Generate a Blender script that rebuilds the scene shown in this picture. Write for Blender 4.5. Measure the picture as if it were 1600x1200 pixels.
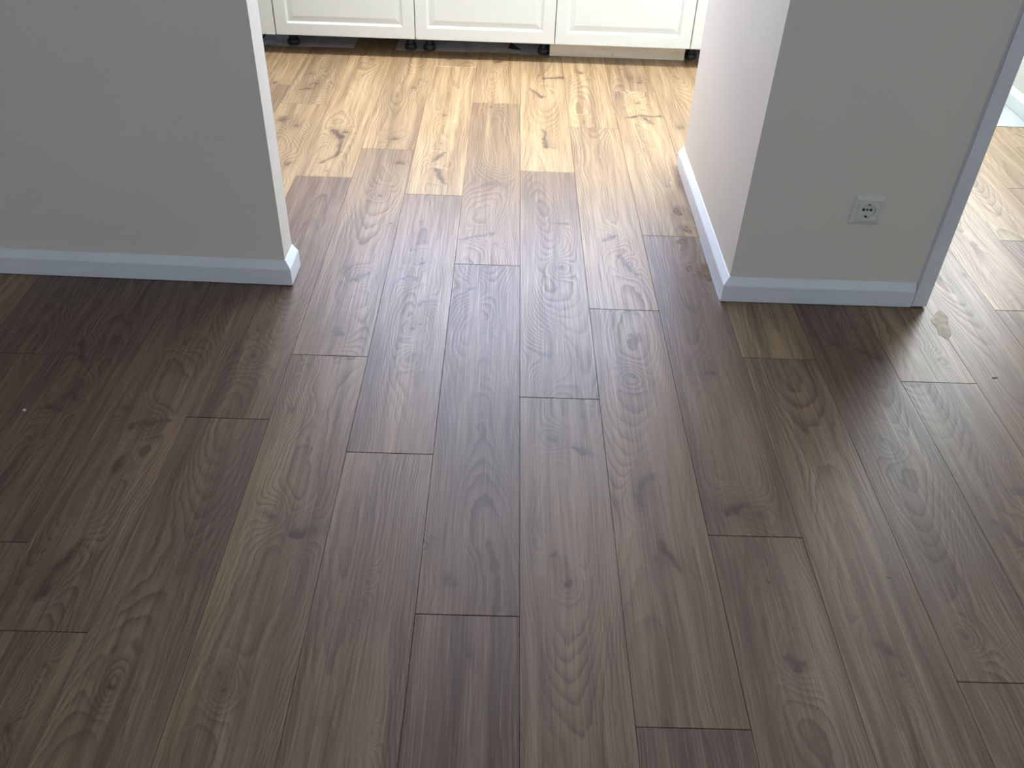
import bpy, bmesh, math, random
from mathutils import Matrix, Vector

for o in list(bpy.data.objects):
    bpy.data.objects.remove(o, do_unlink=True)
scene = bpy.context.scene
COL = scene.collection

# ------------------------------------------------------------------ camera
F_PX, PITCH, YAW, ROLL = 1374.26, 0.673199, 0.018555, 0.0417116
CAM = Vector((-0.04974, 0.0, 1.32892))
cam_d = bpy.data.cameras.new('camera')
cam_d.sensor_fit = 'HORIZONTAL'; cam_d.sensor_width = 36.0
cam_d.lens = F_PX / 1600.0 * 36.0
cam_d.clip_start = 0.02
cam = bpy.data.objects.new('camera', cam_d); COL.objects.link(cam)
fwd = Vector((math.sin(YAW)*math.cos(PITCH), math.cos(YAW)*math.cos(PITCH), -math.sin(PITCH)))
rgt = Vector((math.cos(YAW), -math.sin(YAW), 0)); upv = rgt.cross(fwd)
r2 = math.cos(ROLL)*rgt + math.sin(ROLL)*upv; u2 = -math.sin(ROLL)*rgt + math.cos(ROLL)*upv
cam.matrix_world = Matrix(((r2.x, u2.x, -fwd.x, CAM.x), (r2.y, u2.y, -fwd.y, CAM.y),
                           (r2.z, u2.z, -fwd.z, CAM.z), (0, 0, 0, 1)))
scene.camera = cam

# ------------------------------------------------------------------ exposure, world, daylight
vs = scene.view_settings
scene.display_settings.display_device = 'sRGB'
vs.view_transform = 'Standard'; vs.look = 'None'; vs.gamma = 1.0; vs.use_curve_mapping = False
vs.exposure = 0.0
scene.cycles.use_adaptive_sampling = True; scene.cycles.adaptive_threshold = 0.03; scene.cycles.caustics_reflective = False; scene.cycles.caustics_refractive = False
scene.cycles.max_bounces = 6; scene.cycles.diffuse_bounces = 4; scene.cycles.glossy_bounces = 3

world = bpy.data.worlds.new('sky'); scene.world = world; world.use_nodes = True
bg = world.node_tree.nodes['Background']
bg.inputs[0].default_value = (0.85, 0.92, 1.0, 1); bg.inputs[1].default_value = 0.3

# daylight entering at each window: (centre, direction, width, height, watts, colour)
WIN = {
    'kitchen_back': dict(x0=-1.05, x1=0.95, z0=1.02, z1=2.15),
    'kitchen_right': dict(y0=3.02, y1=4.10, z0=0.42, z1=2.10),
    'hall_end': dict(x0=1.22, x1=1.82, z0=0.80, z1=2.15),
    'room_back': dict(x0=-1.5, x1=0.9, z0=0.8, z1=2.1),
}
def daylight(name, loc, rot, w, h, watts, colour):
    l = bpy.data.lights.new(name, 'AREA'); l.shape = 'RECTANGLE'; l.size = w; l.size_y = h
    l.energy = watts; l.color = colour
    o = bpy.data.objects.new(name, l); COL.objects.link(o); o.location = loc; o.rotation_euler = rot
    return o
H = math.pi/2
daylight('daylight_kitchen_back', (-0.05, 4.72, 1.585), (-H, 0, 0), 2.0, 1.13, 116, (0.675, 0.75, 1.0))
daylight('daylight_kitchen_right', (2.145, 3.56, 1.26), (0, H, 0), 1.66, 1.06, 48, (0.92, 0.97, 1.0))
daylight('daylight_hall_end', (1.52, 4.72, 1.475), (-H, 0, 0), 0.60, 1.35, 112, (0.88, 0.95, 1.0))
daylight('daylight_room_back', (-0.3, -5.62, 1.45), (H, 0, 0), 2.4, 1.3, 87, (0.78, 0.87, 1.0))

FILL_WATTS = 212.0

# ------------------------------------------------------------------ node helpers
class S:
    """a socket that can be added, multiplied ... to build Math nodes"""
    nt = None
    def __init__(s, v): s.v = v
    @staticmethod
    def math(op, *a):
        n = S.nt.nodes.new('ShaderNodeMath'); n.operation = op
        for i, x in enumerate(a):
            if isinstance(x, S): S.nt.links.new(x.v, n.inputs[i])
            else: n.inputs[i].default_value = x
        return S(n.outputs[0])
    def __add__(s, o): return S.math('ADD', s, o)
    __radd__ = __add__
    def __sub__(s, o): return S.math('SUBTRACT', s, o)
    def __rsub__(s, o): return S.math('SUBTRACT', o, s)
    def __mul__(s, o): return S.math('MULTIPLY', s, o)
    __rmul__ = __mul__
    def __truediv__(s, o): return S.math('DIVIDE', s, o)
    def __pow__(s, o): return S.math('POWER', s, o)
def smooth(x, a, b, lo=0.0, hi=1.0):
    n = S.nt.nodes.new('ShaderNodeMapRange'); n.interpolation_type = 'SMOOTHSTEP'
    S.nt.links.new(x.v, n.inputs[0])
    for i, q in enumerate((a, b, lo, hi)): n.inputs[1+i].default_value = q
    return S(n.outputs[0])
def vec(x, y, z):
    n = S.nt.nodes.new('ShaderNodeCombineXYZ')
    for i, q in enumerate((x, y, z)):
        if isinstance(q, S): S.nt.links.new(q.v, n.inputs[i])
        else: n.inputs[i].default_value = q
    return S(n.outputs[0])
def sep(v):
    n = S.nt.nodes.new('ShaderNodeSeparateXYZ'); S.nt.links.new(v.v, n.inputs[0])
    return [S(n.outputs[i]) for i in range(3)]
def noise(v, scale=1.0, detail=2.0, rough=0.5, dist=0.0):
    n = S.nt.nodes.new('ShaderNodeTexNoise'); S.nt.links.new(v.v, n.inputs['Vector'])
    n.inputs['Scale'].default_value = scale; n.inputs['Detail'].default_value = detail
    n.inputs['Roughness'].default_value = rough; n.inputs['Distortion'].default_value = dist
    return S(n.outputs[0])
def attr(name):
    n = S.nt.nodes.new('ShaderNodeAttribute'); n.attribute_type = 'OBJECT'; n.attribute_name = name
    return n
def mixc(fac, a, b, mode='MIX'):
    n = S.nt.nodes.new('ShaderNodeMix'); n.data_type = 'RGBA'; n.blend_type = mode
    for s, q in ((0, fac), (6, a), (7, b)):
        if isinstance(q, S): S.nt.links.new(q.v, n.inputs[s])
        elif s == 0: n.inputs[0].default_value = q
        else: n.inputs[s].default_value = (*q, 1)
    return S(n.outputs[2])
def new_mat(name):
    m = bpy.data.materials.new(name); m.use_nodes = True; S.nt = m.node_tree
    return m, m.node_tree.nodes['Principled BSDF']
def tc(kind='Object'):
    return S(S.nt.nodes.new('ShaderNodeTexCoord').outputs[kind])
def link(s, inp): S.nt.links.new(s.v, inp)
def bump(h, strength, dist, bsdf):
    n = S.nt.nodes.new('ShaderNodeBump'); n.inputs['Strength'].default_value = strength
    n.inputs['Distance'].default_value = dist; link(h, n.inputs['Height'])
    S.nt.links.new(n.outputs[0], bsdf.inputs['Normal'])

def painted(name, col, rough=0.5, var=0.03, scale=6.0, bstr=0.0, bscale=200.0, spec=0.5):
    m, b = new_mat(name); p = tc()
    n = noise(p, scale, 3)
    c = mixc(smooth(n, 0.3, 0.7), tuple(q*(1-var) for q in col), tuple(min(1, q*(1+var)) for q in col))
    link(c, b.inputs['Base Color']); b.inputs['Roughness'].default_value = rough
    b.inputs['Specular IOR Level'].default_value = spec
    if bstr: bump(noise(p, bscale, 2), bstr, 0.001, b)
    return m

NK = 7
def make_wood():
    m, b = new_mat('oak_laminate')
    x, y, z = sep(tc('Object'))
    seed = S(attr('seed').outputs['Fac']); tone = S(attr('tone').outputs['Fac'])
    w1 = noise(vec(x*9, y*2.6, seed), 1, 1) - 0.5
    w2 = noise(vec(x*9 + 7.3, y*2.6, seed), 1, 1) - 0.5
    w3 = noise(vec(x*45, y*16, seed), 1, 1) - 0.5
    xw = x + w1*0.045 + w3*0.004
    yw = y + w2*0.10
    xc = (noise(vec(seed*3.1, y*0.9, 5.0), 1, 0) - 0.5)*0.16
    dxc = xw - xc
    base = noise(vec(xw*3.4, yw*1.25, seed), 1, 0.8)
    ph = dxc*dxc*800 + base*27
    w4 = noise(vec(x*38, y*26, seed + 5.0), 1, 1.5) - 0.5
    w5 = noise(vec(x*38, y*26, seed + 15.0), 1, 1.5) - 0.5
    core = None; halo = None
    ex = x + w4*0.026 + w1*0.05; ey = y + w5*0.045 + w2*0.08
    for i in range(NK):
        kx, ky, kr = sep(S(attr('k%d' % i).outputs['Vector']))
        bx, by, il = sep(S(attr('e%d' % i).outputs['Vector']))
        px, py = ex - kx, ey - ky
        t_ = S.math('MULTIPLY', px*bx + py*by, il); t_.v.node.use_clamp = True
        cx_ = (px - bx*t_)/kr; cy_ = (py - by*t_)/kr
        near = S.math('EXPONENT', (cx_*cx_ + cy_*cy_)*-0.8)
        dx = (xw - kx - bx*0.5)/kr; dy = (y - ky - by*0.5)/(kr*1.7)
        far = S.math('EXPONENT', (dx*dx + dy*dy)*-0.085)
        halo = far if core is None else halo + far
        core = near if core is None else core + near
    ph = ph + halo*5.0 + w4*0.7
    t = S.math('FRACT', ph)
    ring = (t**2.2) * smooth(t, 0.84, 1.0, 1.0, 0.0)
    ramp = noise(vec(x*14, y*1.8, seed + 3.0), 1, 1)
    ring = ring * smooth(ramp, 0.34, 0.62, 0.22, 1.0)
    fib = noise(vec(x*300, y*6, seed), 1, 1.5)
    streak = noise(vec(xw*42, yw*1.0, seed + 9.0), 1, 2, 0.6)
    blot = noise(vec(xw*8, yw*1.3, seed + 21.0), 1, 1)
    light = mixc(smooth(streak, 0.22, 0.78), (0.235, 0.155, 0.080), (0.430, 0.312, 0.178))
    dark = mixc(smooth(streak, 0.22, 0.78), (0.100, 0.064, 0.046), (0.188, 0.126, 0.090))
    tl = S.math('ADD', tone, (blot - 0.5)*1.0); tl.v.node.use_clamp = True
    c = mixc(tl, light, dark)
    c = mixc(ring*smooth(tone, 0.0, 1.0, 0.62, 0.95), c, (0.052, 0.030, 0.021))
    c = mixc(smooth(fib, 0.50, 0.76)*0.45, c, (0.062, 0.037, 0.024))
    c = mixc(smooth(fib, 0.46, 0.24)*0.28, c, (0.44, 0.34, 0.22))
    c = mixc(smooth(halo, 0.40, 1.4)*0.30, c, (0.085, 0.051, 0.035))
    c = mixc(smooth(core, 0.04, 0.9)*0.40, c, (0.085, 0.052, 0.036))
    c = mixc(smooth(core*(streak*0.8 + fib*0.6 + w5*1.6 + 0.1), 0.22, 1.15)*0.78, c, (0.044, 0.027, 0.021))
    link(c, b.inputs['Base Color'])
    link(smooth(fib*0.8 + ring*0.5, 0.15, 1.0, 0.31, 0.48), b.inputs['Roughness'])
    b.inputs['Specular IOR Level'].default_value = 0.52
    bump(fib, 0.18, 0.0006, b)
    return m

M = {}
M['wood'] = make_wood()
M['wall'] = painted('cream_wall_paint', (0.79, 0.760, 0.705), 0.75, 0.012, 3.0, spec=0.3)
M['taupe'] = painted('taupe_bounce_cut', (0.36, 0.34, 0.31), 0.8, 0.02, 3.0)  # dark colour made up to cut light bouncing off the unseen wall
M['hall_wall_dimmed'] = painted('dimmed_cream_paint', (0.42, 0.425, 0.365), 0.75, 0.012, 3.0)  # cream wall colour lowered to offset the strong hall light
M['hall_trim_dimmed'] = painted('dimmed_trim_paint', (0.46, 0.50, 0.48), 0.45, 0.015, 8.0)  # trim white dimmed in its colour against overexposure in the hall
M['ceiling'] = painted('white_ceiling_paint', (0.84, 0.84, 0.83), 0.9, 0.01)
M['trim'] = painted('white_trim_foil', (0.80, 0.86, 0.95), 0.38, 0.015, 8.0)
M['casing'] = painted('white_casing_paint', (0.77, 0.82, 0.89), 0.45, 0.015, 8.0)
M['cabinet'] = painted('off_white_cabinet_foil', (0.65, 0.69, 0.67), 0.42, 0.008, 4.0)
M['carcass'] = painted('white_carcass_board', (0.80, 0.81, 0.79), 0.5, 0.01)
M['black'] = painted('black_plastic', (0.018, 0.020, 0.026), 0.45, 0.1, 30)
M['underlay'] = painted('grey_underlay_foil', (0.58, 0.62, 0.70), 0.5, 0.18, 14.0, 0.4, 40.0)
M['dark'] = painted('dark_screed', (0.05, 0.045, 0.04), 0.9, 0.2, 20)
M['socket'] = painted('white_socket_plastic', (0.74, 0.765, 0.745), 0.32, 0.01)
M['metal'] = painted('dull_metal', (0.12, 0.12, 0.12), 0.4, 0.1, 60)
M['metal'].node_tree.nodes['Principled BSDF'].inputs['Metallic'].default_value = 0.7
M['hole'] = painted('dark_hole', (0.012, 0.012, 0.014), 0.8, 0.1, 60)
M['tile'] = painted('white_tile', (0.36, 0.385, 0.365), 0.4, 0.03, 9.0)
M['filler'] = painted('beige_filler', (0.29, 0.245, 0.165), 0.6, 0.25, 45.0, 0.5, 120.0)
M['crumb'] = painted('white_crumb', (0.75, 0.73, 0.68), 0.8, 0.1, 300)
M['foam'] = painted('blue_white_film', (0.62, 0.72, 0.95), 0.35, 0.1, 60)

def make_board():
    m, b = new_mat('pale_offcut_wood'); x, y, z = sep(tc())
    n = noise(vec(x*5, y*5, z*40), 1, 3); k = noise(vec(x*22, y, z*10 + 3), 1, 2)
    c = mixc(smooth(n, 0.3, 0.7), (0.74, 0.68, 0.57), (0.85, 0.80, 0.70))
    c = mixc(smooth(k, 0.62, 0.78)*0.6, c, (0.30, 0.25, 0.19))
    link(c, b.inputs['Base Color']); b.inputs['Roughness'].default_value = 0.6
    return m
M['board'] = make_board()
def make_stain():
    m, b = new_mat('brown_glue_stain'); p = tc()
    n = noise(p, 90, 3, 0.65)
    c = mixc(smooth(n, 0.35, 0.65), (0.20, 0.115, 0.050), (0.27, 0.17, 0.085))
    link(c, b.inputs['Base Color']); b.inputs['Roughness'].default_value = 0.45
    link(smooth(noise(p, 38, 3, 0.55), 0.30, 0.70, 0.0, 0.75), b.inputs['Alpha'])
    return m
M['stain'] = make_stain()
def make_pane():
    m = bpy.data.materials.new('window_glass'); m.use_nodes = True; nt = m.node_tree
    nt.nodes.remove(nt.nodes['Principled BSDF'])
    a = nt.nodes.new('ShaderNodeBsdfTransparent'); g = nt.nodes.new('ShaderNodeBsdfGlossy')
    g.inputs['Roughness'].default_value = 0.02
    x = nt.nodes.new('ShaderNodeMixShader')
    x.inputs[0].default_value = 0.04; nt.links.new(a.outputs[0], x.inputs[1]); nt.links.new(g.outputs[0], x.inputs[2])
    nt.links.new(x.outputs[0], nt.nodes['Material Output'].inputs[0])
    return m
M['glass'] = make_pane()

# ------------------------------------------------------------------ mesh helpers
def obj(name, bm, mat, parent=None, loc=(0, 0, 0), smooth_shade=False):
    me = bpy.data.meshes.new(name)
    bmesh.ops.recalc_face_normals(bm, faces=bm.faces)
    if smooth_shade:
        for f in bm.faces: f.smooth = True
    bm.to_mesh(me); bm.free()
    if mat: me.materials.append(M[mat])
    o = bpy.data.objects.new(name, me); COL.objects.link(o); o.location = loc
    if parent: o.parent = parent
    return o
def empty(name, loc=(0, 0, 0)):
    o = bpy.data.objects.new(name, None); COL.objects.link(o); o.location = loc
    o.empty_display_size = 0.05
    return o
def tag(o, label, cat, group=None, kind=None):
    o['label'] = label; o['category'] = cat
    if group: o['group'] = group
    if kind: o['kind'] = kind
    return o
def struct(o, label, cat):
    return tag(o, label, cat, kind='structure')
def box(bm, x0, x1, y0, y1, z0, z1):
    v = [bm.verts.new((x, y, z)) for z in (z0, z1) for y in (y0, y1) for x in (x0, x1)]
    for f in ((0, 1, 3, 2), (4, 5, 7, 6), (0, 1, 5, 4), (2, 3, 7, 6), (0, 2, 6, 4), (1, 3, 7, 5)):
        bm.faces.new([v[i] for i in f])
    return v
def bevel(bm, w, seg=2):
    bmesh.ops.bevel(bm, geom=list(bm.edges), offset=w, segments=seg, profile=0.5, affect='EDGES')
def loops(bm, rings, cap0=True, cap1=True):
    vs_ = [[bm.verts.new(p) for p in r] for r in rings]
    n = len(rings[0])
    for a, b in zip(vs_, vs_[1:]):
        for i in range(n):
            bm.faces.new((a[i], a[(i+1) % n], b[(i+1) % n], b[i]))
    if cap0: bm.faces.new(vs_[0][::-1])
    if cap1: bm.faces.new(vs_[-1])
    return vs_
def lathe(bm, prof, seg=24, axis='Z', c=(0, 0, 0)):
    rings = []
    for r, h in prof:
        ring = []
        for i in range(seg):
            a = 2*math.pi*i/seg
            if axis == 'Z': ring.append((c[0] + r*math.cos(a), c[1] + r*math.sin(a), c[2] + h))
            else: ring.append((c[0] + r*math.cos(a), c[1] + h, c[2] + r*math.sin(a)))
        rings.append(ring)
    loops(bm, rings)

# ------------------------------------------------------------------ the floor: laid plank by plank
W, L = 0.19, 6.51
XMIN, XMAX, YMIN, YMAX = -2.60, 2.07, -5.50, 4.60
bm = bmesh.new(); box(bm, XMIN, XMAX, YMIN, YMAX, -0.06, -0.0095)
floor = struct(obj('floor', bm, 'dark'), 'wood look laminate floor laid in staggered planks', 'floor')

JOINTS = {  # row: measured joint positions in plank widths, board tones with near-room shade and kitchen light painted in: before first joint, then after each
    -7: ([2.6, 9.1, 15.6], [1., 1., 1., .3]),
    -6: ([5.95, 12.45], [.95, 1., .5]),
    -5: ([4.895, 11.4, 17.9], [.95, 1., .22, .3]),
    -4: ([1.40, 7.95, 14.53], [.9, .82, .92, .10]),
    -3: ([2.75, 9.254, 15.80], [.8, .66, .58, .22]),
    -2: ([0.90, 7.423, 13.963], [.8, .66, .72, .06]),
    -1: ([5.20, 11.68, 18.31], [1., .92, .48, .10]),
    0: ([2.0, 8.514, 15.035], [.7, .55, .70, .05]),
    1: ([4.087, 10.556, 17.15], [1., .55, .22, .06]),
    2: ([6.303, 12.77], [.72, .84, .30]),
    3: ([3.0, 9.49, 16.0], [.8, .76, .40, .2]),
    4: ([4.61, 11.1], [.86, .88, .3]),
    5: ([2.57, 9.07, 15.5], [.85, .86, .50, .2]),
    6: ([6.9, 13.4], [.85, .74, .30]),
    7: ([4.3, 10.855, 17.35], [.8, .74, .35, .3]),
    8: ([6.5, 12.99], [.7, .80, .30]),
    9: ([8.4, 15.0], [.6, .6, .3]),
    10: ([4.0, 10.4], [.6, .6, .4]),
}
KNOTS = [(-0.912, 3.235, -0.912, 3.235, 0.0191), (-0.834, 3.186, -0.834, 3.186, 0.0142), (-0.7, 3.155, -0.672, 3.087, 0.0117), (-0.672, 3.087, -0.652, 2.948, 0.008), (-0.649, 2.948, -0.683, 2.892, 0.0089), (-0.66, 3.129, -0.66, 3.129, 0.0094), (-1.025, 3.628, -1.025, 3.628, 0.013), (-0.884, 3.742, -0.884, 3.742, 0.0107), (-0.852, 3.638, -0.852, 3.638, 0.0104), (-0.898, 3.559, -0.862, 3.577, 0.0077), (-0.807, 2.856, -0.807, 2.856, 0.0131), (-0.661, 2.806, -0.661, 2.806, 0.0043), (-0.656, 3.953, -0.656, 3.953, 0.0084), (-0.465, 3.104, -0.465, 3.104, 0.0164), (-0.439, 3.611, -0.439, 3.611, 0.0131), (-0.425, 3.718, -0.425, 3.718, 0.0081), (-0.323, 3.98, -0.323, 3.98, 0.0142), (-0.292, 3.341, -0.292, 3.341, 0.0099), (-0.287, 3.056, -0.287, 3.056, 0.0046), (-0.276, 2.973, -0.3, 2.922, 0.0091), (-0.291, 2.86, -0.249, 2.738, 0.0109), (-0.422, 2.902, -0.422, 2.902, 0.0134), (-0.117, 3.451, -0.117, 3.451, 0.0102), (0.103, 3.778, 0.198, 3.803, 0.0125), (0.041, 3.65, 0.091, 3.568, 0.0107), (0.094, 3.211, 0.095, 3.064, 0.0072), (0.119, 3.072, 0.119, 3.072, 0.0071), (0.248, 3.319, 0.248, 3.319, 0.0075), (-0.102, 3.969, -0.102, 3.969, 0.0171), (-0.088, 2.77, -0.088, 2.77, 0.0218), (0.26, 3.882, 0.26, 3.882, 0.0142), (0.482, 3.84, 0.482, 3.84, 0.0113), (0.518, 3.788, 0.518, 3.788, 0.014), (0.479, 3.54, 0.479, 3.54, 0.0133), (0.411, 3.378, 0.56, 3.411, 0.0077), (0.499, 3.373, 0.52, 3.33, 0.0076), (0.453, 3.06, 0.453, 3.06, 0.0071), (0.616, 3.3, 0.616, 3.3, 0.0177), (0.696, 3.968, 0.696, 3.968, 0.0117), (-0.463, 2.642, -0.463, 2.642, 0.0083), (-0.403, 2.445, -0.403, 2.445, 0.0059), (-0.473, 2.105, -0.436, 2.159, 0.0054), (-0.476, 1.862, -0.476, 1.862, 0.018), (-0.284, 2.243, -0.284, 2.243, 0.0075), (-0.345, 2.133, -0.287, 2.15, 0.0054), (-0.275, 2.018, -0.221, 2.018, 0.0087), (-0.266, 1.92, -0.266, 1.92, 0.005), (-0.284, 1.89, -0.284, 1.89, 0.0067), (-0.268, 1.762, -0.268, 1.762, 0.0096), (-0.139, 2.091, -0.139, 2.091, 0.0143), (-0.176, 2.372, -0.083, 2.402, 0.0039), (-0.072, 2.336, -0.072, 2.336, 0.0058), (-0.088, 1.734, -0.088, 1.734, 0.0175), (-0.091, 1.877, -0.091, 1.877, 0.0067), (-0.525, 1.545, -0.525, 1.545, 0.0117), (-0.518, 1.705, -0.518, 1.705, 0.0077), (-0.66, 1.75, -0.66, 1.75, 0.0125), (-0.653, 1.899, -0.653, 1.899, 0.0066), (-0.674, 1.869, -0.674, 1.869, 0.0065), (0.1, 2.48, 0.152, 2.475, 0.0081), (0.261, 2.393, 0.294, 2.431, 0.01), (0.294, 2.294, 0.34, 2.188, 0.0095), (0.113, 2.217, 0.113, 2.217, 0.0112), (0.066, 1.782, 0.066, 1.782, 0.013), (0.274, 1.706, 0.274, 1.706, 0.0095), (0.474, 1.746, 0.474, 1.746, 0.0146), (0.504, 2.198, 0.504, 2.198, 0.0094), (0.142, 1.559, 0.142, 1.559, 0.006), (0.116, 1.448, 0.155, 1.419, 0.01), (0.076, 1.472, 0.076, 1.472, 0.0087), (0.266, 1.323, 0.295, 1.354, 0.0069), (0.257, 1.302, 0.262, 1.256, 0.0054), (0.288, 1.171, 0.319, 1.104, 0.0076), (-0.449, 1.174, -0.41, 1.182, 0.0088), (-0.501, 1.222, -0.501, 1.222, 0.0089), (0.435, 1.263, 0.473, 1.282, 0.0054), (0.501, 1.256, 0.501, 1.256, 0.0107), (-0.172, 1.154, -0.172, 1.154, 0.0063), (-0.129, 1.057, -0.129, 1.057, 0.012), (0.092, 1.069, 0.092, 1.069, 0.0085), (0.07, 1.122, 0.07, 1.122, 0.0075), (-1.091, 1.782, -1.061, 1.711, 0.0108), (-1.049, 1.641, -1.032, 1.57, 0.0073), (-1.048, 1.536, -1.079, 1.528, 0.0071), (-1.053, 1.444, -1.053, 1.444, 0.0055), (-0.832, 1.809, -0.832, 1.809, 0.008), (-0.872, 1.807, -0.872, 1.807, 0.0048), (-0.888, 1.526, -0.888, 1.526, 0.01), (-0.93, 1.473, -0.894, 1.459, 0.0042), (-0.869, 1.469, -0.795, 1.494, 0.0049), (-0.856, 1.372, -0.852, 1.323, 0.008), (-1.268, 1.828, -1.268, 1.828, 0.0079), (-0.848, 1.133, -0.865, 1.074, 0.012), (-0.87, 1.059, -0.881, 1.0, 0.0104), (-0.815, 0.855, -0.815, 0.855, 0.0053), (-0.822, 0.751, -0.822, 0.751, 0.008), (-0.684, 0.829, -0.684, 0.829, 0.0084), (-0.49, 0.823, -0.49, 0.823, 0.0084), (-0.506, 0.852, -0.506, 0.852, 0.0054), (-0.289, 1.064, -0.289, 1.064, 0.006), (-0.238, 0.751, -0.238, 0.751, 0.0031), (-0.303, 0.996, -0.303, 0.996, 0.0035), (0.272, 1.126, 0.272, 1.126, 0.005), (0.471, 1.089, 0.471, 1.089, 0.0037), (0.481, 0.926, 0.498, 0.905, 0.0114), (0.645, 0.957, 0.664, 0.937, 0.0105), (0.667, 0.886, 0.667, 0.886, 0.0068), (0.815, 0.969, 0.815, 0.969, 0.0071), (0.991, 1.248, 1.025, 1.206, 0.0121), (0.714, 1.11, 0.714, 1.11, 0.0038), (0.428, 0.751, 0.428, 0.751, 0.0031), (0.836, 1.874, 0.836, 1.874, 0.0103), (0.888, 1.852, 0.931, 1.823, 0.0102), (0.909, 1.966, 0.909, 1.966, 0.0071), (0.831, 1.518, 0.857, 1.459, 0.0075), (1.075, 1.811, 1.075, 1.811, 0.0084), (1.078, 1.353, 1.078, 1.353, 0.0199), (0.979, 1.324, 0.979, 1.324, 0.007), (1.663, 2.981, 1.663, 2.981, 0.0097), (1.317, 2.24, 1.317, 2.24, 0.0156)]   # knots and cracks: end, other end, half width

def plank_mesh(x0, x1, y0, y1):
    bm = bmesh.new(); g, ge, c, ce = 0.0002, 0.0005, 0.0005, 0.0009
    def ring(ix, iy, z): return [(x0+ix, y0+iy, z), (x1-ix, y0+iy, z), (x1-ix, y1-iy, z), (x0+ix, y1-iy, z)]
    loops(bm, [ring(g, ge, -0.009), ring(g, ge, -0.0008), ring(g+c, ge+ce, 0.0)])
    return bm
def end_of_row(r):
    if r >= 7: return 3.415
    if r == 6: return 3.9
    if r == -4: return 4.33
    return 4.09 + 0.006*((r*7) % 3 - 1)
rnd = random.Random(7)
for r in range(-14, 11):
    js, tones = JOINTS.get(r, ([rnd.uniform(0, 6), ], [0.4, 0.4]))
    js = list(js); tones = list(tones)
    while js[0] > -4: js.insert(0, js[0]-L); tones.insert(0, rnd.uniform(.2, .6))
    while js[-1] < 24: js.append(js[-1]+L); tones.append(rnd.uniform(.1, .4))
    for k in range(len(js)-1):
        y0, y1 = js[k]*W, js[k+1]*W
        ce = (y0+y1)/2; a, b_ = y0, min(y1, end_of_row(r))
        if b_ - a < 0.02 or y1 < -0.35: continue
        cx = (r+0.5)*W
        x1 = min(W/2, XMAX - 0.012 - cx)
        if x1 < -W/2 + 0.01: continue
        o = obj('plank', plank_mesh(-W/2, x1, a-ce, b_-ce), 'wood', floor, (cx, ce, 0))
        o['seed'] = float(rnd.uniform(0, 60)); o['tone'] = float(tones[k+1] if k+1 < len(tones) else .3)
        kk = sorted([q for q in KNOTS if abs((q[0]+q[2])/2-cx) < W/2+.004 and a-.01 < (q[1]+q[3])/2 < b_+.01], key=lambda q: -q[4])[:NK]
        kk = [(q[0]-cx, q[1]-ce, q[2]-cx, q[3]-ce, q[4]) for q in kk]
        while len(kk) < NK: kk.append((9.0, 9.0, 9.0, 9.0, 0.01))
        for i, q in enumerate(kk):
            bx, by = q[2]-q[0], q[3]-q[1]; l2 = bx*bx + by*by
            o['k%d' % i] = [q[0], q[1], max(q[4], 0.0095) if l2 > 1e-8 else q[4]]
            o['e%d' % i] = [bx, by, 1.0/l2 if l2 > 1e-8 else 0.0]

# white tiled hall floor past the wood
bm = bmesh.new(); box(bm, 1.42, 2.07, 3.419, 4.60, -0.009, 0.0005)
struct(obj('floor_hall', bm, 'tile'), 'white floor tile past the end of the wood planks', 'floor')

# ------------------------------------------------------------------ walls
def wall_boxes(name, boxes, mat, label, cat='wall'):
    bm = bmesh.new()
    for b in boxes: box(bm, *b)
    return struct(obj(name, bm, mat), label, cat)
CH = 2.5
# stub wall on the left, a little out of square
ROT = -0.0185
PIV = (-0.647, 2.090)
bm = bmesh.new(); box(bm, -2.0, 0, 0, 0.085, 0, CH)
wl = struct(obj('wall_left', bm, 'wall', None, (PIV[0], PIV[1], 0)), 'plain cream wall left of the kitchen opening', 'wall')
wl.rotation_euler.z = ROT
wall_boxes('wall_right', [(0.575, 1.128, 2.078, 2.935, 0, CH)], 'wall', 'cream wall pier with power socket right of the kitchen opening')
w = WIN['kitchen_back']; h_ = WIN['hall_end']
wall_boxes('wall_back', [
    (-1.30, w['x0'], 4.60, 4.72, 0, CH), (w['x0'], w['x1'], 4.60, 4.72, 0, w['z0']), (w['x0'], w['x1'], 4.60, 4.72, w['z1'], CH),
    (w['x1'], h_['x0'], 4.60, 4.72, 0, CH), (h_['x0'], h_['x1'], 4.60, 4.72, 0, h_['z0']), (h_['x0'], h_['x1'], 4.60, 4.72, h_['z1'], CH),
    (h_['x1'], 2.19, 4.60, 4.72, 0, CH)], 'wall', 'cream kitchen wall behind the cabinets')
w = WIN['kitchen_right']
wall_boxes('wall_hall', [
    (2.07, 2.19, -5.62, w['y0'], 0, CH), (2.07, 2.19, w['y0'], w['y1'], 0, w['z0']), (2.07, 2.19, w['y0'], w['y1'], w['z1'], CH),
    (2.07, 2.19, w['y1'], 4.60, 0, CH)], 'hall_wall_dimmed', 'pale cream wall beyond the passage at far right')
wall_boxes('wall_kitchen_left', [(-1.30, -1.20, 2.22, 4.60, 0, CH)], 'taupe', 'taupe kitchen side wall hidden behind the left stub wall, darkened to cut bounced light')
wall_boxes('wall_room_left', [(-2.72, -2.60, -5.62, 2.24, 0, CH)], 'wall', 'cream side wall of the near room')
w = WIN['room_back']
wall_boxes('wall_room_back', [
    (-2.60, w['x0'], -5.62, -5.50, 0, CH), (w['x0'], w['x1'], -5.62, -5.50, 0, w['z0']), (w['x0'], w['x1'], -5.62, -5.50, w['z1'], CH),
    (w['x1'], 2.07, -5.62, -5.50, 0, CH)], 'wall', 'cream wall behind the viewer with a wide window')
bm = bmesh.new(); box(bm, -2.72, 2.19, -5.62, 4.72, CH, CH+0.1)
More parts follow.
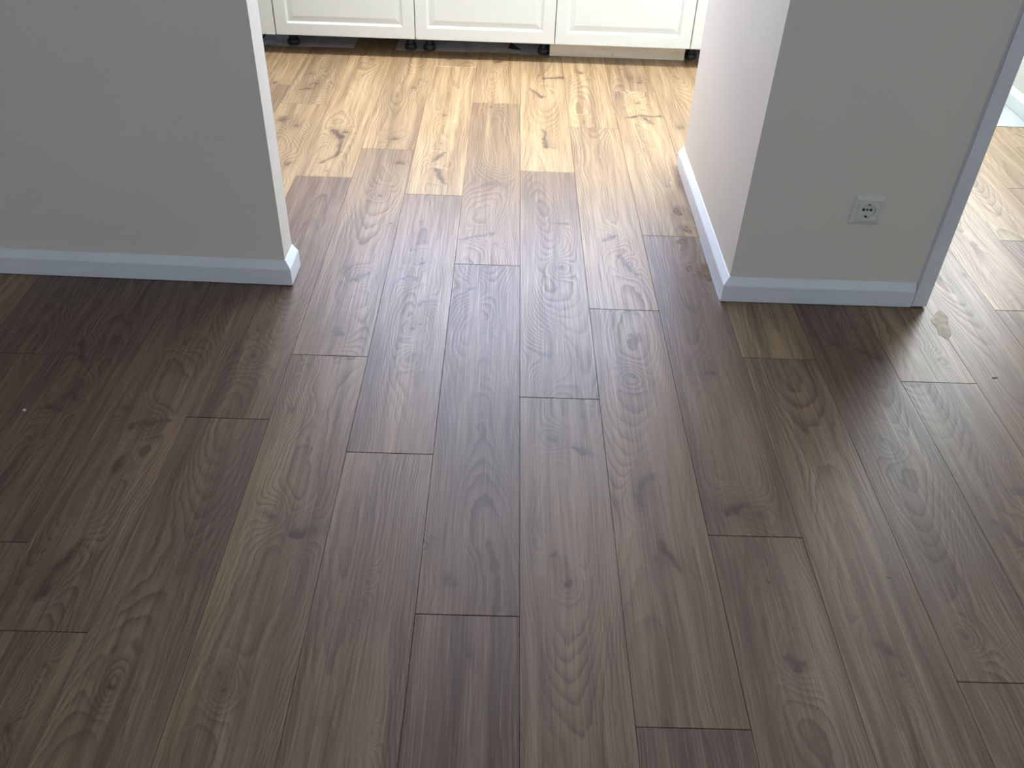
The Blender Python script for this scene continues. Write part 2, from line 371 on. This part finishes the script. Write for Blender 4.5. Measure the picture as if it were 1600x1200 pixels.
struct(obj('ceiling', bm, 'ceiling'), 'flat white ceiling above the rooms', 'ceiling')

# windows: frame and pane in each opening
def window(name, axis, a0, a1, z0, z1, at, label, n=2):
    bm = bmesh.new(); f = 0.045
    def bb(p0, p1, q0, q1, d0, d1):
        if axis == 'x': box(bm, p0, p1, d0, d1, q0, q1)
        else: box(bm, d0, d1, p0, p1, q0, q1)
    bb(a0, a0+f, z0, z1, at, at+0.06); bb(a1-f, a1, z0, z1, at, at+0.06)
    bb(a0+f, a1-f, z0, z0+f, at, at+0.06); bb(a0+f, a1-f, z1-f, z1, at, at+0.06)
    for i in range(1, n):
        m_ = a0 + (a1-a0)*i/n
        bb(m_-f/2, m_+f/2, z0+f, z1-f, at, at+0.06)
    o = struct(obj(name, bm, 'trim'), label, 'window')
    for i in range(n):
        bm = bmesh.new(); p0 = a0+(a1-a0)*i/n+f; p1 = a0+(a1-a0)*(i+1)/n-f
        if axis == 'x': box(bm, p0, p1, at+0.028, at+0.032, z0+f, z1-f)
        else: box(bm, at+0.028, at+0.032, p0, p1, z0+f, z1-f)
        obj('pane', bm, 'glass', o)
w = WIN['kitchen_back']; window('window_1', 'x', w['x0'], w['x1'], w['z0'], w['z1'], 4.64, 'wide window above the kitchen cabinets')
w = WIN['kitchen_right']; window('window_2', 'y', w['y0'], w['y1'], w['z0'], w['z1'], 2.078, 'window in the wall right of the kitchen', 1)
w = WIN['hall_end']; window('window_3', 'x', w['x0'], w['x1'], w['z0'], w['z1'], 4.64, 'narrow window at the end of the passage', 1)
w = WIN['room_back']; window('window_4', 'x', w['x0'], w['x1'], w['z0'], w['z1'], -5.58, 'wide window behind the viewer')

# unseen ceiling spots, added to brighten the kitchen floor
FILL_LAMP = bpy.data.materials.new('fill_lamp_face'); FILL_LAMP.use_nodes = True
FILL_LAMP.node_tree.nodes['Principled BSDF'].inputs['Emission Color'].default_value = (1.0, 0.9, 0.75, 1)
FILL_LAMP.node_tree.nodes['Principled BSDF'].inputs['Emission Strength'].default_value = 4.0
M['fill_lamp'] = FILL_LAMP
for i, x in enumerate((-0.75, 0.0, 0.75)):
    t = tag(empty('fill_spot', (x, 3.48, CH)), ('left', 'middle', 'right')[i] + ' added unseen downlight in the kitchen ceiling', 'fill_lamp', 'added kitchen fill spots')
    bm = bmesh.new(); lathe(bm, [(.050, 0.0), (.050, -.004), (.047, -.006), (.040, -.004)], 28); obj('bezel', bm, 'trim', t)
    bm = bmesh.new(); lathe(bm, [(.036, -.0042), (.036, -.0050)], 28); obj('lens', bm, 'fill_lamp', t)
    sl = bpy.data.lights.new('fill_beam', 'SPOT'); sl.energy = FILL_WATTS; sl.color = (1.0, 0.98, 0.93)
    sl.spot_size = math.radians(66); sl.spot_blend = 1.0; sl.shadow_soft_size = 0.036
    so = bpy.data.objects.new('fill_beam', sl); COL.objects.link(so); so.parent = t; so.location = (0, 0, -.012)

# ------------------------------------------------------------------ baseboards
T = 0.0165
PROF = [(0, 0.0018), (T, 0.0018), (T, 0.050), (T-0.0012, 0.0535), (T-0.004, 0.0575), (T-0.0085, 0.0635), (0.0045, 0.0685), (0.0022, 0.0715), (0, 0.072)]
def sweep(path, prof=PROF):
    """mitred moulding along a 2-D path; material lies to the right of the walking direction"""
    bm = bmesh.new(); rings = []; n = len(path)
    nr = []
    for a, b in zip(path, path[1:]):
        d = (Vector(b)-Vector(a)).normalized(); nr.append(Vector((d.y, -d.x)))
    for i, p in enumerate(path):
        if i == 0: m_ = nr[0]
        elif i == n-1: m_ = nr[-1]
        else: m_ = (nr[i-1]+nr[i])/(1+nr[i-1].dot(nr[i]))
        rings.append([(p[0]+m_.x*d, p[1]+m_.y*d, z) for d, z in prof])
    loops(bm, rings)
    return bm
def mitred(path, i):
    """one straight piece (segment i) of a mitred run"""
    bm = sweep(path); bm.verts.index_update(); bm.verts.ensure_lookup_table()
    k = len(PROF); keep = set(range(i*k, (i+2)*k))
    bmesh.ops.delete(bm, geom=[v for v in bm.verts if v.index not in keep], context='VERTS')
    bm.verts.ensure_lookup_table()
    for ring in (bm.verts[:k], bm.verts[k:2*k]):
        try: bm.faces.new(ring)
        except ValueError: pass
    return bm
pl = [(-2.0, 0.0), (0.0, 0.0), (0.0, 0.087)]
bl = struct(obj('baseboard_left', mitred(pl, 0), 'trim', None, (PIV[0], PIV[1], 0)), 'white baseboard along the foot of the left wall', 'baseboard')
bl.rotation_euler.z = ROT
obj('end_piece', mitred(pl, 1), 'trim', bl)
pr = [(0.575, 2.945), (0.575, 2.078), (1.0915, 2.078)]
br = struct(obj('baseboard_right', mitred(pr, 1), 'trim'), 'white baseboard on the front of the right wall pier', 'baseboard')
obj('side_piece', mitred(pr, 0), 'trim', br)
struct(obj('baseboard_hall', sweep([(2.07, 4.59), (2.07, 2.6)]), 'hall_trim_dimmed'), 'white baseboard along the far right passage wall', 'baseboard')
# flat white door casing on the right edge of the pier, cut a little short of the floor
bm = bmesh.new(); box(bm, 1.0935, 1.1345, 2.0615, 2.0785, 0.004, 2.1); bevel(bm, 0.0012, 2)
tr = struct(obj('trim_1', bm, 'casing'), 'flat white door casing on the right edge of the wall pier', 'casing')
bm = bmesh.new(); box(bm, 1.1285, 1.1345, 2.079, 2.935, 0.004, 2.1)
obj('jamb', bm, 'casing', tr)

# ------------------------------------------------------------------ power socket
def socket(cx, y, cz):
    t = tag(empty('power_socket', (cx, y, cz)), 'white square power socket low on the right wall pier', 'socket')
    def sq(h, yy, n=8):
        pts = []
        for i in range(4*n):
            s, u = divmod(i, n); u = u/n*2-1
            p = [(u, -1), (1, u), (-u, 1), (-1, -u)][s]
            pts.append((p[0]*h, yy, p[1]*h))
        return pts
    bm = bmesh.new()
    loops(bm, [sq(.0405, 0), sq(.0405, -.0025), sq(.0392, -.0042), sq(.0305, -.0088), sq(.0288, -.0092), sq(.0280, -.0086), sq(.0280, -.003)], True, False)
    obj('frame', bm, 'socket', t)
    def circ(r, yy, n=32):
        return [(r*math.cos(-math.pi*0.75 + 2*math.pi*i/n), yy, r*math.sin(-math.pi*0.75 + 2*math.pi*i/n)) for i in range(n)]
    bm = bmesh.new()
    loops(bm, [sq(.0276, -.003), sq(.0276, -.0086), sq(.0268, -.0093), circ(.0208, -.0093), circ(.0198, -.0088)], False, False)
    ins = obj('insert', bm, 'socket', t)
    bm = bmesh.new(); loops(bm, [circ(.0198, -.0088), circ(.0192, -.0002)], False, True)
    well = obj('well', bm, 'socket', t)
    for s in (-1, 1):
        bm = bmesh.new(); lathe(bm, [(.0036, -.0014), (.0036, -.0002)], 14, 'Y', (s*.0095, 0, 0)); obj('pin_hole', bm, 'hole', well)
    bm = bmesh.new(); lathe(bm, [(.0030, -.0003), (.0028, -.0012), (.0006, -.0014)], 14, 'Y'); obj('screw', bm, 'metal', well)
    for s in (-1, 1):
        bm = bmesh.new(); box(bm, -.0028, .0028, -.0086, -.0004, s*.0172-.0012, s*.0172+.0012); bevel(bm, .0006, 1)
        obj('earth_clip', bm, 'metal', well)
    return t
# shallow mounting box cut into the wall is not needed: the plate stands proud of it
sk = socket(0.893, 2.0775, 0.287)

# ------------------------------------------------------------------ kitchen cabinets
YD, ZB, ZT, DT = 3.97, 0.085, 0.885, 0.020
def door_rings(w, h, spec):
    out = []
    for inset, dep in spec:
        x0, x1, z0, z1 = inset, w-inset, inset, h-inset
        out.append([(x0, dep, z0), (x1, dep, z0), (x1, dep, z1), (x0, dep, z1)])
    return out
def cabinet(x0, x1, legs, label):
    w = x1-x0; g = 0.0016
    t = tag(empty('base_cabinet', (x0, YD, 0)), label, 'cabinet', 'white kitchen base cabinets')
    bm = bmesh.new(); box(bm, 0.0005, w-0.0005, DT+0.002, 0.58, ZB+0.004, ZT)
    obj('body', bm, 'carcass', t)
    dw, dh = w-2*g, ZT-ZB
    bm = bmesh.new()
    loops(bm, door_rings(dw, dh, [(0.0, DT), (0.0, 0.003), (0.0009, 0.0009), (0.003, 0.0), (0.050, 0.0), (0.0525, 0.0008), (0.0570, 0.0035), (0.0600, 0.0048), (0.0600, DT)]), True, True)
    d = obj('door', bm, 'cabinet', t, (g, 0, ZB))
    bm = bmesh.new()
    loops(bm, door_rings(dw, dh, [(0.0602, 0.015), (0.0602, 0.0049), (0.0640, 0.0047), (0.0690, 0.0042), (0.0800, 0.0028), (0.0840, 0.0024), (0.0870, 0.0024)]), True, True)
    obj('panel', bm, 'cabinet', d)
    for lx, ly in legs:
        bm = bmesh.new()
        lathe(bm, [(.030, ZB+.004), (.030, ZB-.004), (.0165, ZB-.006), (.0165, .030)], 20)
        lg = obj('leg', bm, 'black', t, (lx-x0, ly-YD, 0))
        bm = bmesh.new()
        lathe(bm, [(.0195, .034), (.0195, .024), (.0255, .020), (.0280, .012), (.0280, .002), (.026, -.0015)], 20)
        obj('foot', bm, 'black', lg)
    return t
cabinet(-1.076, -0.465, [(-1.040, 4.13), (-0.502, 4.118), (-1.03, 4.48), (-0.51, 4.48)], 'white framed base cabinet leftmost, beside the plain filler strip')
cabinet(-0.465, 0.148, [(-0.415, 4.118), (0.108, 4.118), (-0.42, 4.48), (0.10, 4.48)], 'white framed base cabinet in the middle, torn underlay below')
cabinet(0.148, 0.749, [(0.200, 4.14), (0.700, 4.14), (0.20, 4.48), (0.70, 4.48)], 'white framed base cabinet with pale wood board beneath it')
cabinet(0.749, 1.36, [(0.785, 4.118), (1.31, 4.118), (0.79, 4.48), (1.31, 4.48)], 'white base cabinet mostly hidden behind the right wall pier')
bm = bmesh.new(); box(bm, -1.199, -1.0785, YD, YD+0.018, ZB, ZT); bevel(bm, 0.001, 2)
tag(obj('corner_strip', bm, 'cabinet'), 'plain narrow white filler strip at the left end of the cabinets', 'panel')

# pale board standing on edge below the third cabinet
bm = bmesh.new(); box(bm, 0.134, 0.750, 4.078, 4.090, 0.0002, 0.078); bevel(bm, 0.0008, 1)
tag(obj('plinth_board', bm, 'board'), 'pale unfinished wooden board standing on edge under a cabinet', 'board')

# grey underlay left bare under the cabinets, its front edge ragged
bm = bmesh.new(); rr = random.Random(3)
N = 60; top = []; bot = []
for i in range(N+1):
    x = -1.195 + 2.55*i/N
    y = 4.060 + 0.004*rr.random()
    top.append((x, y)); bot.append((x, 4.59))
a = [bm.verts.new((x, y, -0.0045 + 0.002*rr.random())) for x, y in top]
c_ = [bm.verts.new((x, y, -0.0035)) for x, y in bot]
a2 = [bm.verts.new((x, y, -0.0092)) for x, y in top]
c2 = [bm.verts.new((x, y, -0.0092)) for x, y in bot]
for i in range(N):
    bm.faces.new((a[i], a[i+1], c_[i+1], c_[i])); bm.faces.new((a2[i], c2[i], c2[i+1], a2[i+1])); bm.faces.new((a2[i], a2[i+1], a[i+1], a[i]))
tag(obj('underlay_sheet', bm, 'underlay'), 'grey underlay sheet left bare beneath the kitchen cabinets', 'underlay')
bm = bmesh.new()
pts = [(-0.055, 4.165, -.002), (0.005, 4.150, -.002), (-0.045, 4.235, .006)]
v0 = [bm.verts.new(p) for p in pts]; v1 = [bm.verts.new((p[0], p[1], p[2]+.0012)) for p in pts]
bm.faces.new(v0); bm.faces.new(v1)
for i in range(3): bm.faces.new((v0[i], v0[(i+1) % 3], v1[(i+1) % 3], v1[i]))
tag(obj('torn_scrap', bm, 'dark'), 'dark triangular torn scrap on the underlay below the middle cabinet', 'scrap')

# ------------------------------------------------------------------ small marks on the floor
def blob(name, cx, cy, rx, ry, hgt, mat, label, cat, seed, n=28, wob=0.35, rot=0.0):
    rg = random.Random(seed); bm = bmesh.new()
    ph = [rg.uniform(0, 6.28) for _ in range(4)]
    def rad(a): return 1 + wob*(0.5*math.sin(2*a+ph[0]) + 0.35*math.sin(3*a+ph[1]) + 0.25*math.sin(5*a+ph[2]) + 0.15*math.sin(9*a+ph[3]))
    def ring(s, z):
        out = []
        for i in range(n):
            a = 2*math.pi*i/n; q = rad(a)*s
            x, y = rx*q*math.cos(a), ry*q*math.sin(a)
            out.append((x*math.cos(rot)-y*math.sin(rot), x*math.sin(rot)+y*math.cos(rot), z))
        return out
    loops(bm, [ring(1, 0.0002), ring(.97, hgt*.6), ring(.8, hgt), ring(.4, hgt)])
    return tag(obj(name, bm, mat, None, (cx, cy, 0)), label, cat)
blob('filler_smear', 1.150, 1.985, .024, .060, .0012, 'filler', 'beige filler smear on the floor at the foot of the casing', 'filler', 5, 36, .4, -.35)
blob('glue_stain', 0.527, 2.470, .013, .022, .0004, 'stain', 'small round brown stain beside baseboard, just beyond the plank joint', 'stain', 11)
blob('glue_stain', 0.513, 2.590, .012, .026, .0004, 'stain', 'faint brown stain by baseboard, furthest from the viewer', 'stain', 12)
blob('glue_stain', 0.540, 2.215, .015, .062, .0004, 'stain', 'long brown stain by baseboard, nearest to the pier corner', 'stain', 13, 36, .5, -.1)
blob('glue_stain', 0.497, 2.395, .012, .018, .0004, 'stain', 'short brown stain just in front of the plank joint', 'stain', 14)
blob('glue_stain', 0.497, 2.235, .011, .018, .0004, 'stain', 'small brown stain left of the long stain by the baseboard', 'stain', 15)
bm = bmesh.new(); loops(bm, [[(0.5565, 2.070, 0.0002), (0.5580, 2.070, 0.0002), (0.5580, 2.420, 0.0002), (0.5572, 2.420, 0.0002)],
                             [(0.5565, 2.070, 0.0016), (0.5580, 2.070, 0.0016), (0.5580, 2.420, 0.0016), (0.5572, 2.420, 0.0016)]])
tag(obj('film_strip', bm, 'foam'), 'thin bluish film edge along the foot of the pier baseboard', 'film')
blob('crumb', -1.1256, 1.516, .0035, .003, .003, 'crumb', 'tiny white crumb on the dark floor at left', 'crumb', 21, 10, .3)
blob('splinter', 1.196, 1.749, .008, .0014, .0012, 'hole', 'small dark splinter on the floor right of the pier', 'splinter', 22, 10, .2)
